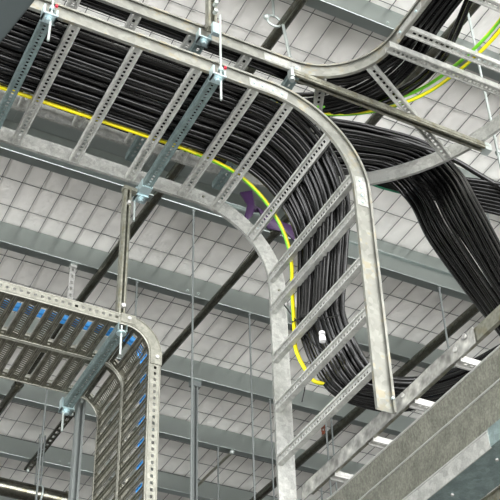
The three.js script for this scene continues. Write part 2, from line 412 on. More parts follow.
// ---------------------------------------------------------------- slotted bars: ladder rungs and struts
// runs from z = 0 to -len, its slotted face at y = 0 looking down
const barCache = {};
function slottedBar(len, w, h, pitch, hw, hl, ribbed) {
  const key = [len, w, h, pitch, hw, hl, ribbed].join();
  if (barCache[key]) return barCache[key];
  const holes = []; const n = Math.floor((len - 0.03) / pitch);
  for (let k = 0; k < n; k++) holes.push([0, (len - (n - 1) * pitch) / 2 + k * pitch, hw, hl]);
  const g = [holedPlate(w, len, 0.0025, holes), box(-w / 2, -w / 2 + 0.0025, 0, h, -len, 0), box(w / 2 - 0.0025, w / 2, 0, h, -len, 0)];
  if (ribbed) for (const s of [-1, 1]) {
    g.push(box(s * w * 0.39 - w * 0.09, s * w * 0.39 + w * 0.09, -0.009, 0, -len, 0));
    g.push(box(s * w * 0.22 - 0.0012, s * w * 0.22 + 0.0012, -0.002, 0, -len, 0));
  }
  return (barCache[key] = boxUV(join(g)));
}

// ---------------------------------------------------------------- cable ladder that turns down (riser bend)
const LH = EYE + 4.43, LX = 2.475, LR = 0.445, NEAR = -3.595, FAR = -4.45, RAIL = 0.095;
const arcX = LX - LR, arcLen = LR * Math.PI / 2, s1 = arcX - 0.2;
function riser(s) {                                   // underside line of the ladder, s in metres from x = 0.2
  if (s < s1) return { p: V(0.2 + s, LH, 0), n: V(0, 1, 0), t: V(1, 0, 0) };
  if (s < s1 + arcLen) { const a = (s - s1) / LR; return { p: V(arcX + LR * Math.sin(a), LH - LR + LR * Math.cos(a), 0), n: V(Math.sin(a), Math.cos(a), 0), t: V(Math.cos(a), -Math.sin(a), 0) }; }
  const d = s - s1 - arcLen; return { p: V(LX, LH - LR - d, 0), n: V(1, 0, 0), t: V(0, -1, 0) };
}
const sAtY = (y) => s1 + arcLen + (LH - LR - y);
const railProfile = [[0, 0], [0.017, 0], [0.017, 0.012], [0.0145, 0.012], [0.0145, 0.0025], [0.0025, 0.0025], [0.0025, RAIL - 0.0025], [0.0145, RAIL - 0.0025], [0.0145, RAIL - 0.012], [0.017, RAIL - 0.012], [0.017, RAIL], [0, RAIL]];
function bolt(x, y, z, dir, r = 0.008, parent, mat = M.zincBlue) {
  const g = new THREE.CylinderGeometry(r, r, 0.009, 6).applyQuaternion(new THREE.Quaternion().setFromUnitVectors(V(0, 1, 0), dir)).translate(x, y, z);
  return mesh('bolt', g, mat, parent);
}
{
  const o = thing('cable_ladder', 'galvanised cable ladder curving from level run into a vertical drop', 'cable ladder');
  const path = (end) => { const f = []; for (const s of [0, 0.5, 1, 1.5, s1]) f.push(s); for (let k = 1; k <= 20; k++) f.push(s1 + arcLen * k / 20); f.push(s1 + arcLen + 0.4, end); return f.map(riser); };
  const frames = (end, z, side) => path(end).map((q) => ({ p: q.p.clone().setZ(z), u: V(0, 0, side), v: q.n }));
  mesh('rail', sweep(frames(sAtY(EYE + 2.735), NEAR, 1), railProfile), M.stained, o).userData.label = 'near side rail with brownish stains';
  mesh('rail', sweep(frames(sAtY(EYE + 0.9), FAR, -1), railProfile), M.galv, o);
  const rungGeo = slottedBar(0.853, 0.052, 0.02, 0.0258, 0.0135, 0.0155, true);
  const rung = (s) => {
    const q = riser(s), m = shared('rung', rungGeo, M.rung, o);
    m.position.set(q.p.x, q.p.y, NEAR - 0.001); m.rotation.z = -Math.atan2(-q.t.y, q.t.x);
    m.position.addScaledVector(q.n, 0.006);
  };
  for (const x of [0.41, 0.72, 1.03, 1.342, 1.652, 1.958]) rung(x - 0.2);
  const px2s = [[288, 108], [327, 137]].map(([a, b]) => { const p = at(a, b, 'z', NEAR); return s1 + LR * Math.atan2(p.x - arcX, p.y - (LH - LR)); });
  px2s.forEach(rung);
  for (const [a, b] of [[351, 179], [356, 209]]) { const p = at(a, b, 'x', LX); rung(sAtY(p.y)); }
  for (const [a, b] of [[362, 255], [367, 306], [374, 360]]) { const p = at(a, b, 'x', LX); rung(sAtY(p.y - 0.02)); }
  rung(sAtY(EYE + 2.46)); rung(sAtY(EYE + 2.16));
  // joint plates with their bolts
  const joint = (s0, len, z, side) => {
    const f = []; for (let k = 0; k <= 6; k++) { const q = riser(s0 + len * k / 6); f.push({ p: q.p.clone().setZ(z), u: V(0, 0, side), v: q.n }); }
    mesh('joint_plate', sweep(f, [[0.0025, 0.016], [0.0065, 0.016], [0.0065, 0.079], [0.0025, 0.079]]), M.galv, o);
    for (const t of [0.14, 0.36, 0.64, 0.86]) { const q = riser(s0 + len * t), w = q.p.clone().addScaledVector(q.n, 0.047); bolt(w.x, w.y, z + side * 0.008, V(0, 0, side), 0.008, o); }
  };
  joint(s1 - 0.1, 0.2, NEAR, 1); joint(s1 + arcLen - 0.08, 0.18, NEAR, 1);
  const inner = (s0, len) => {
    const f = []; for (let k = 0; k <= 6; k++) { const q = riser(s0 + len * k / 6); f.push({ p: q.p.clone().setZ(FAR), u: V(0, 0, 1), v: q.n }); }
    mesh('joint_plate', sweep(f, [[0, 0.01], [0.003, 0.01], [0.003, 0.085], [0, 0.085]]), M.galv, o);
    for (const t of [0.2, 0.8]) { const q = riser(s0 + len * t), w = q.p.clone().addScaledVector(q.n, 0.05); bolt(w.x, w.y, FAR + 0.006, V(0, 0, 1), 0.007, o, M.channel); }
  };
  inner(s1 - 0.05, 0.12); inner(s1 + arcLen - 0.02, 0.12);
  bolt(LX + 0.08, EYE + 2.8, NEAR + 0.02, V(0, 0, 1), 0.007, o);
}

// cables on the riser ladder
const riserGroup = 'black cables on the ladder that turns down';
function riserCable(name, zh, zv, v, r, mat, label, group, g, endLift = 0, extra = 0) {
  const pts = [], wob = rr(0, 60), amp = 0.013;
  const sEnd = sAtY(EYE + lerp(3.46, 3.62, g) + rr(-0.02, 0.02));
  const steps = 26;
  for (let k = 0; k <= steps; k++) {
    const s = sEnd * k / steps, q = riser(s), z = lerp(zh, zv, smooth(1.85, sEnd + 0.2, s));
    const off = 0.03 + v + extra * smooth(s1 - 0.2, s1 + 0.4, s);
    pts.push(q.p.clone().addScaledVector(q.n, off).setZ(z + amp * noise.noise(s * 1.5, wob, 0.5)));
  }
  const l = v + endLift;
  pts.push(V(lerp(2.59, 2.58, g) + l * 0.7, EYE + lerp(3.27, 3.39, g) + l * 0.5, zv));
  pts.push(V(lerp(2.69, 2.68, g) + l * 0.4, EYE + lerp(3.15, 3.245, g) + l * 0.9, lerp(zv, -4.1, 0.08)));
  const way = (pa, pb, y) => at(lerp(pa[0], pb[0], g), lerp(pa[1], pb[1], g), 'y', EYE + y).add(V(0, l * 0.6, 0));
  pts.push(way([384, 378], [384, 411], 3.17), way([418, 381], [418, 408], 3.12), way([455, 373], [455, 398], 3.06), way([510, 345], [512, 368], 3.0));
  const m = mesh(name, tube(pts, r, 110, 8), mat);
  tag(m, label, 'cable', group);
}
{
  const rows = [[0.0, 1], [0.026, 0.9], [0.052, 0.75]];
  for (const [v, keep] of rows) {
    for (let z = -3.66 - (v > 0.01 && v < 0.03 ? 0.016 : 0); z > -4.115; z -= 0.029) {
      if (z < -3.868 && z > -3.915 && rnd() < 0.85) continue;            // the gap that shows the rungs of the upper ladder
      if (v === 0 && rnd() < 0.12) continue;
      if (rnd() > keep) continue;
      const g = (-3.66 - z) / 0.455, r = rr(0.0105, 0.0138);
      riserCable('black_cable', z + rr(-0.004, 0.004), lerp(-3.92, -4.255, Math.pow(g, 0.85)) + rr(-0.01, 0.01), v + rr(-0.002, 0.004) + r - 0.011, r, rnd() < 0.5 ? M.cable : M.cableSoft, 'black sheathed cable in the bundle on the curved riser ladder', riserGroup, lerp(0.15, 1, g));
    }
  }
}
{ // earth cable at the far edge of the bundle: yellow, turning green where it twists
  const pts = [], n = 60, c = [];
  const sEnd = sAtY(EYE + 3.5);
  for (let k = 0; k <= 30; k++) { const s = sEnd * k / 30, q = riser(s); pts.push(q.p.clone().addScaledVector(q.n, 0.034).setZ(lerp(-4.14, -4.28, smooth(1.55, 2.7, s)))); }
  pts.push(V(2.545, EYE + 3.4, -4.278), V(2.6, EYE + 3.3, -4.25), V(2.7, EYE + 3.3, -4.18), V(2.8, EYE + 3.33, -4.12));
  earthCable(pts, 0.0105, 220, 5, 2.6, (t) => 0.12 - 1.26 * (1 - smooth(0.42, 0.6, t)), 'yellow and green earth cable running along the curved riser ladder');
}
{ // cable marker and cable ties on the vertical bundle
  const c = at(322.5, 339, 'x', LX + 0.035);
  tag(mesh('cable_marker', [new THREE.CylinderGeometry(0.016, 0.016, 0.028, 12).translate(c.x, c.y, c.z), new THREE.CylinderGeometry(0.0155, 0.0155, 0.014, 12).translate(c.x, c.y + 0.032, c.z)], M.white), 'white marker tape round a black cable in the vertical bundle', 'marker');
  const tie = (list, label) => tag(mesh('cable_tie', tube(list.map(([a, b, x]) => at(a, b, 'x', LX + x)), 0.0032, 24, 6), M.tie), label, 'cable tie');
  tie([[283, 303, 0.05], [297, 322, 0.03], [318, 348, 0.024], [326, 352, 0.03]], 'long black cable tie tail crossing the vertical bundle');
  tie([[304, 372, 0.05], [305, 386, 0.045], [302, 402, 0.04]], 'black tie tail hanging below the earth cable');
  tie([[292, 322, 0.02], [305, 316, 0.02], [322, 318, 0.02], [338, 316, 0.03]], 'black cable tie strapped round the vertical cable bundle');
}

// ---------------------------------------------------------------- upper cable ladder with a level bend
const UH = EYE + 4.8, UZ = -3.7, UX = 2.24, UR = 0.4, UW = 0.855, UCZ = UZ + UR;
function level(s, d) {                                // d metres out from the inner rail
  const a1 = UX - 0.2, al = Math.PI / 2 * UR;
  if (s < a1) return { p: V(0.2 + s, UH, UZ - d), out: V(0, 0, -1) };
  if (s < a1 + al) { const a = (s - a1) / UR; return { p: V(UX + (UR + d) * Math.sin(a), UH, UCZ - (UR + d) * Math.cos(a)), out: V(Math.sin(a), 0, -Math.cos(a)) }; }
  return { p: V(UX + UR + d, UH, UCZ + (s - a1 - al)), out: V(1, 0, 0) };
}
const uEnd = UX - 0.2 + Math.PI / 2 * UR + 2.2;
{
  const o = thing('cable_ladder', 'upper galvanised cable ladder turning level round a bend', 'cable ladder');
  const list = [0, 1, UX - 0.2]; for (let k = 1; k <= 22; k++) list.push(UX - 0.2 + Math.PI / 2 * UR * k / 22); list.push(uEnd);
  const fr = (d, sg) => list.map((s) => { const q = level(s, d); return { p: q.p, u: q.out.clone().multiplyScalar(sg), v: V(0, 1, 0) }; });
  mesh('rail', sweep(fr(0, -1), railProfile), M.stained, o);
  mesh('rail', sweep(fr(UW, 1), railProfile), M.galv, o);
  const geo = slottedBar(UW - 0.004, 0.052, 0.02, 0.0335, 0.014, 0.02, true);
  const rung = (p, turn) => { const m = shared('rung', geo, M.rung, o); m.position.set(p.x, p.y + 0.006, p.z); m.rotation.y = turn; };
  for (const x of [0.44, 0.75, 1.058, 1.367, 1.676, 1.984]) rung(V(x, UH, UZ - 0.002), 0);
  for (const deg of [24, 62]) { const a = deg * Math.PI / 180; rung(V(UX + (UR + 0.002) * Math.sin(a), UH, UCZ - (UR + 0.002) * Math.cos(a)), -a); }
  for (const z of [-3.2, -2.87, -2.54, -2.21]) rung(V(UX + UR + 0.002, UH, z), -Math.PI / 2);
  const jp = (x0, x1) => { mesh('joint_plate', box(x0, x1, UH + 0.018, UH + 0.077, UZ + 0.0025, UZ + 0.0065), M.galv, o); for (const x of [x0 + 0.03, x1 - 0.03]) bolt(x, UH + 0.047, UZ + 0.009, V(0, 0, 1), 0.008, o); };
  jp(2.08, 2.3);
  mesh('joint_plate', box(UX + UR - 0.0065, UX + UR - 0.0025, UH + 0.018, UH + 0.077, UCZ + 0.02, UCZ + 0.24), M.galv, o);
  for (const z of [UCZ + 0.05, UCZ + 0.2]) bolt(UX + UR - 0.009, UH + 0.047, z, V(-1, 0, 0), 0.008, o);
}
const upGroup = 'black cables on the upper ladder';
function upperCable(name, d0, d1, v, r, mat, label, group, lift = 0) {
  const pts = [], w = rr(0, 60);
  for (let k = 0; k <= 40; k++) { const s = uEnd * k / 40, q = level(s, typeof d0 === 'function' ? d0(s) + d1 : lerp(d0, d1, smooth(1.7, 2.9, s))); pts.push(V(q.p.x, UH + 0.028 + v + lift * (1 - smooth(1.75, 2.15, s)) + r + 0.004 * noise.noise(s * 2, w, 3), q.p.z + 0.005 * noise.noise(s * 2, w, 9))); }
  return tag(mesh(name, tube(pts, r, 100, 8), mat), label, 'cable', group);
}
for (let k = 0; k < 5; k++) for (const v of [0, 0.026, 0.05]) upperCable('black_cable', k < 3 && v < 0.04 ? 0.026 + k * 0.026 + rr(-0.003, 0.003) : 0.3 + k * 0.03 + rr(-0.006, 0.006), 0.03 + k * 0.03 + rr(-0.004, 0.004), v, rr(0.0105, 0.013), M.cable, 'black cable bent round the inner rail of the upper ladder', 'black cables round the inner rail');
for (const [d0, d1, v] of [[0, 0, 0.03], [0, 0.025, 0.05], [0, 0.012, 0.0]]) upperCable('black_cable', (s) => lerp(0.29, 0.13, smooth(2.55, 3.4, s)), d1, v, 0.0125, M.cable, 'loose black cable sweeping wide across the upper ladder bend', 'loose cables across the upper bend');
// two-colour earth cable: one half of the sheath yellow, the other green, slowly twisting
function earthCable(pts, r, segs, turns, phase, share, label, group) {
  const rad = 10, g = new THREE.TubeGeometry(new THREE.CatmullRomCurve3(pts, false, 'centripetal'), segs, r, rad, false);
  const col = new Float32Array(g.attributes.position.count * 3);
  for (let i = 0; i <= segs; i++) for (let j = 0; j <= rad; j++) {
    const a = (j / rad) * Math.PI * 2 + (i / segs) * turns + phase;
    col.set(Math.cos(a) > share(i / segs) ? [0.83, 0.72, 0.0] : [0.16, 0.6, 0.03], 3 * (i * (rad + 1) + j));
  }
  g.setAttribute('color', new THREE.BufferAttribute(col, 3));
  const m = new THREE.Mesh(g, M.earth); m.name = numbered('earth_cable'); m.castShadow = m.receiveShadow = true; scene.add(m);
  return tag(m, label, 'cable', group);
}
for (const [dd, v, ph] of [[-0.008, 0.03, 0.4], [0.012, 0.0, 2.4], [0.028, 0.022, 4.2]]) {
  const pts = [], n = 44;
  for (let k = 0; k <= n; k++) {
    const t = uEnd * k / n, d = t < 2.1 ? lerp(0.36, 0.25, smooth(1.6, 2.1, t)) : lerp(0.25, 0.43, smooth(2.0, 2.9, t)), q = level(t, d + dd);
    pts.push(V(q.p.x, UH + 0.036 + v + 0.06 * (1 - smooth(1.75, 2.15, t)), q.p.z));
  }
  earthCable(pts, 0.0095, 160, 7, ph, () => 0.1, 'green and yellow earth cable sweeping across the upper ladder bend', 'earth cables on the upper bend');
}
{ // cables that run straight on over the outer rail and drop, and those that run on level
  for (let k = 0; k < 30; k++) {
    const g0 = (k % 10) / 9 + rr(-0.03, 0.03), g = g0 + (g0 > 0.38 ? 0.05 : -0.05), lay = Math.floor(k / 10) * 0.024, r = rr(0.0105, 0.013);
    const z0 = lerp(-4.48, -3.98, g), jit = () => rr(-0.008, 0.008);
    const pts = [V(0.2, UH + 0.05 + lay, z0 + jit()), V(1.0, UH + 0.045 + lay, z0 + jit()), V(1.8, UH + 0.045 + lay, z0 + jit()), V(2.5, UH + 0.05 + lay, lerp(-4.46, -4.03, g) + jit())];
    pts.push(V(lerp(2.8, 2.9, g), UH + 0.1 + lay, lerp(-4.33, -4.0, g) + jit()));
    pts.push(V(lerp(3.11, 3.31, g), UH + 0.13 + lay, lerp(-4.25, -4.0, g)));
    const dp = (pa, pb, ya) => { const f = lerp(0, 1, g), q = at(lerp(pa[0], pb[0], f), lerp(pa[1], pb[1], f), 'y', ya - 0); return q.add(V(lay * 0.8 + jit(), lay * 0.4, 0)); };
    pts.push(dp([407, 196], [447, 170], EYE + 4.82), dp([430, 238], [468, 204], EYE + 4.35), dp([462, 282], [490, 246], EYE + 3.98), dp([510, 345], [530, 320], EYE + 3.4));
    tag(mesh('black_cable', tube(pts, r, 90, 8), M.cable), 'black cable spilling over the outer rail of the upper ladder', 'cable', 'cables dropping over the outer rail');
  }
  for (let k = 0; k < 27; k++) {
    const g = (k % 9) / 8, lay = Math.floor(k / 9) * 0.024, r = 0.0125;
    const pts = [V(0.2, UH + 0.05 + lay, -4.3 - 0.14 * g), V(1.8, UH + 0.05 + lay, -4.3 - 0.14 * g), V(2.6, UH + 0.06 + lay, -4.3 - 0.14 * g), V(3.05, UH + 0.115 + lay, -4.28 - 0.08 * g)];
    pts.push(at(455, lerp(178, 204, g), 'y', UH + 0.09 + lay), at(500, lerp(184, 214, g), 'y', UH + 0.07 + lay), at(600, lerp(206, 246, g), 'y', UH + 0.05 + lay));
    tag(mesh('black_cable', tube(pts, r, 70, 8), M.cableSoft), 'black cable running straight on beyond the upper ladder bend', 'cable', 'cables running on past the upper bend');
  }
  tag(mesh('black_cable', tube([V(2.3, UH + 0.12, -4.05), V(2.9, UH + 0.14, -4.0), at(452, 159, 'y', UH + 0.14), at(478, 174, 'y', UH + 0.1), at(520, 199, 'y', UH + 0.03)], 0.016, 50, 10), M.cable), 'single thick black cable leaving the drop bundle level', 'cable');
  tag(mesh('green_wire', tube([V(2.4, UH + 0.06, -4.5), at(362, 182, 'y', UH + 0.1), at(385, 189, 'y', UH + 0.09), at(425, 199, 'y', UH + 0.06)], 0.006, 30, 6), M.deepGreen), 'thin dark green wire under the cables at the outer rail', 'wire');
}
{ // purple plastic and blue strap caught on the upper ladder
  const sheet = (outline, y, t, mat, name, label) => {
    const pts = outline.map(([a, b]) => at(a, b, 'z', -4.6)), n = pts.length, pos = [], idx = [];
    const c = pts.reduce((s, p) => s.add(p), V(0, 0, 0)).multiplyScalar(1 / n);
    for (const o of [0, -t]) { pos.push(c.x, c.y, c.z + o + 0.03); pts.forEach((p, i) => pos.push(p.x, p.y, p.z + o + (i % 2 ? 0.025 : -0.02))); }
    for (let i = 0; i < n; i++) { const a = 1 + i, b = 1 + (i + 1) % n; idx.push(0, a, b, n + 1, n + 1 + b, n + 1 + a, a, n + 1 + a, n + 1 + b, a, n + 1 + b, b); }
    const g = new THREE.BufferGeometry(); g.setAttribute('position', new THREE.Float32BufferAttribute(pos, 3)); g.setIndex(idx); g.computeVertexNormals(); g.setAttribute('uv', new THREE.Float32BufferAttribute(new Float32Array(pos.length / 3 * 2), 2));
    tag(mesh(name, g, mat), label, 'plastic');
  };
  sheet([[242, 190], [250, 193], [257, 205], [263, 214], [256, 209], [250, 219], [245, 221], [246, 207]], 0, 0.012, M.purple, 'purple_sheet', 'crumpled purple plastic hanging behind the curved ladder');
  sheet([[258, 205], [272, 219], [284, 227], [297, 231], [296, 238], [284, 234], [270, 226], [256, 210]], 0, 0.012, M.purple, 'purple_sheet', 'flat purple plastic strip behind the earth cable');
  sheet([[296, 185], [301, 186], [309, 200], [306, 202]], 0, 0.012, M.paleBlue, 'blue_strap', 'short blue strap end between the black cables');
  sheet([[306, 183], [316, 184], [321, 192], [312, 194]], 0, 0.012, M.paleBlue, 'blue_strap', 'folded blue strap behind the curved cable bundle');
}

// ---------------------------------------------------------------- trapeze struts, hangers and rods
function strut(name, label, a, len, turn, w, h, mat, holeW, pitch) {
  const o = thing(name, label, 'strut', [a.x, a.y, a.z], turn);
  shared('channel', slottedBar(len, w, h, pitch, holeW, pitch * 0.55, false), mat, o);
  mesh('lip', box(-w / 2 - 0.001, -w / 2 + 0.007, -0.003, 0, -len, 0), mat, o);
  mesh('lip', box(w / 2 - 0.007, w / 2 + 0.001, -0.003, 0, -len, 0), mat, o);
  const sd = []; for (let k = 0.03; k < len - 0.02; k += pitch) sd.push([0, k, holeW, pitch * 0.5]);
  mesh('side_wall', holedPlate(h, len, 0.0022, sd).rotateZ(-Math.PI / 2).translate(-w / 2 - 0.0035, h / 2, 0), mat, o);
  return o;
}
function clamp(o, x, y, z, mat = M.zincBlue) {        // window clamp: plates, nut and washer
  mesh('clamp_plate', box(x - 0.034, x + 0.034, y - 0.012, y - 0.004, z - 0.03, z + 0.03), mat, o);
  mesh('clamp_jaw', box(x - 0.034, x - 0.026, y - 0.012, y + 0.055, z - 0.022, z + 0.022), mat, o);
  mesh('clamp_jaw', box(x + 0.026, x + 0.034, y - 0.012, y + 0.04, z - 0.022, z + 0.022), mat, o);
  mesh('washer', new THREE.CylinderGeometry(0.019, 0.019, 0.005, 14).translate(x, y - 0.015, z), mat, o);
  mesh('nut', new THREE.CylinderGeometry(0.014, 0.014, 0.013, 6).translate(x, y - 0.024, z), mat, o);
}
const SY = LH - 0.047;
{
  const o = strut('trapeze_strut', 'blue-grey slotted strut under the ladder beside the dark beam', V(0.893, SY, -3.545), 0.96, 0, 0.043, 0.04, M.teal, 0.013, 0.022);
  clamp(o, 0, -0.002, -0.012);
  const q = strut('trapeze_strut', 'blue-grey slotted strut under the ladder with a bare channel hanger', V(1.74, SY, -3.545), 0.98, 0, 0.046, 0.04, M.teal, 0.013, 0.022);
  clamp(q, 0, -0.002, -0.012);
  clamp(q, 0, -0.002, -0.955); mesh('end_sleeve', box(-0.03, 0.03, -0.008, 0.046, -0.97, -0.86), M.zincBlue, q);
  mesh('end_rod', rod(V(-0.02, 0.03, -0.985), V(-0.02, -0.15, -0.985), 0.0062), M.rodMat, q);
  const u = strut('trapeze_strut', 'blue-grey strut under the upper ladder at the channel hanger', V(1.715, UH - 0.047, -3.65), 0.98, 0, 0.046, 0.04, M.teal, 0.014, 0.034);
  clamp(u, 0, -0.002, -0.012);
  const v = strut('trapeze_strut', 'slotted strut under the upper ladder where its bend begins', V(2.25, UH - 0.047, -3.68), 0.95, 0, 0.046, 0.04, M.teal, 0.014, 0.034);
  void v;
  const t = strut('trapeze_strut', 'slotted strut crossing under the upper ladder past the bend', V(2.585, UH - 0.045, -3.31), 1.35, -Math.PI / 2, 0.044, 0.04, M.galv, 0.014, 0.026);
  void t;
}
{ // plain channel under the level bend
  const a = V(2.235, UH - 0.05, -3.685), b = V(3.475, UH - 0.05, -3.7), o = thing('channel_strut', 'long plain steel channel crossing under the upper ladder bend', 'strut');
  mesh('channel', sweep(line(a, b, V(0, 0, 1), V(0, 1, 0)), [[-0.021, 0], [-0.009, 0], [-0.009, 0.003], [-0.018, 0.003], [-0.018, 0.038], [0.018, 0.038], [0.018, 0.003], [0.009, 0.003], [0.009, 0], [0.021, 0], [0.021, 0.042], [-0.021, 0.042]]), M.channel, o);
  mesh('rib', sweep(line(a, b, V(0, 0, 1), V(0, 1, 0)), [[0.021, 0.012], [0.025, 0.014], [0.025, 0.02], [0.021, 0.022]]), M.channel, o);
  mesh('end_plate', box(2.216, 2.24, UH - 0.06, UH - 0.004, -3.7, -3.665), M.rodMat, o);
  mesh('end_plate', box(3.45, 3.49, UH - 0.062, UH - 0.01, -3.725, -3.675), M.rodMat, o);
  mesh('nut', new THREE.CylinderGeometry(0.015, 0.015, 0.02, 6).translate(2.225, UH - 0.085, -3.672), M.rodMat, o);
}
{ // hanging hardware
  const h = thing('channel_hanger', 'vertical steel channel hanging down to the upper ladder clamp', 'channel', [1.745, 0, -3.635]);
  mesh('channel', sweep(line(V(0, UH + 0.02, 0), V(0, PB, 0), V(1, 0, 0), V(0, 0, 1)), [[-0.024, -0.02], [0.024, -0.02], [0.024, 0.02], [0.01, 0.02], [0.01, 0.016], [0.02, 0.016], [0.02, -0.016], [-0.02, -0.016], [-0.02, 0.016], [-0.01, 0.016], [-0.01, 0.02], [-0.024, 0.02]]), M.channel, h);
  mesh('bolt', rod(V(0.008, UH + 0.19, 0.02), V(0.008, UH + 0.19, 0.05), 0.012, 8), M.rodMat, h);
  mesh('bolt', rod(V(0.008, UH + 0.13, 0.02), V(0.008, UH + 0.13, 0.045), 0.012, 8), M.rodMat, h);
  mesh('foot_bracket', box(-0.012, 0.028, UH - 0.05, UH + 0.03, 0.022, 0.045), M.zincBlue, h);
  mesh('red_cap', new THREE.CylinderGeometry(0.008, 0.008, 0.014, 8).translate(0.035, UH + 0.058, 0.03), M.red, h).userData.label = 'small red cap';
  const r1 = thing('threaded_rod', 'thin threaded rod joining the two stacked ladder struts', 'rod', [1.757, 0, -3.556]);
  mesh('rod', rod(V(0, UH + 0.05, 0), V(0, SY - 0.15, 0), 0.0062), M.rodMat, r1);
  mesh('nut', new THREE.CylinderGeometry(0.014, 0.014, 0.02, 6).translate(0.0, SY + 0.06, 0), M.zincBlue, r1);
  mesh('red_cap', new THREE.CylinderGeometry(0.007, 0.007, 0.012, 8).translate(0.02, SY + 0.075, 0.01), M.red, r1).userData.label = 'small red cap';
  const r2 = thing('threaded_rod', 'thin threaded rod end below the strut by the dark beam', 'rod', [0.902, 0, -3.556]);
  mesh('rod', rod(V(0, PB, 0), V(0, SY - 0.16, 0), 0.0062), M.rodMat, r2);
  mesh('nut', new THREE.CylinderGeometry(0.014, 0.014, 0.02, 6).translate(0, SY + 0.06, 0), M.zincBlue, r2);
  mesh('red_cap', new THREE.CylinderGeometry(0.007, 0.007, 0.012, 8).translate(0.016, SY + 0.075, 0.012), M.red, r2).userData.label = 'small red cap';
  const p = at(465.2, 0, 'z', -3.7), r3 = thing('threaded_rod', 'long pale threaded rod passing the end of the plain channel', 'rod', [p.x, 0, -3.7]);
  mesh('rod', rod(V(0, PB, 0), V(0, EYE + 3.6, 0), 0.0075), M.rodMat, r3);
  mesh('nut', new THREE.CylinderGeometry(0.015, 0.015, 0.02, 6).translate(0, UH - 0.03, 0), M.rodMat, r3);
  // twisted wire stay between the pipe clamp and the plain channel
  const A = V(2.232, UH - 0.01, -3.67), B = at(283, 25, 'y', pipeY - 0.03), ax = B.clone().sub(A), ex = ax.clone().normalize().cross(V(0, 1, 0)).normalize(), ey = ax.clone().normalize().cross(ex);
  const w = thing('wire_stay', 'twisted steel wire from the pipe clamp to the plain channel', 'wire');
  for (const ph of [0, Math.PI]) { const pts = []; for (let k = 0; k <= 120; k++) { const t = k / 120, a = t * 70 + ph; pts.push(A.clone().addScaledVector(ax, t).addScaledVector(ex, 0.0065 * Math.cos(a)).addScaledVector(ey, 0.0065 * Math.sin(a))); } mesh('strand', tube(pts, 0.0062, 240, 5), M.rodMat, w); }
}

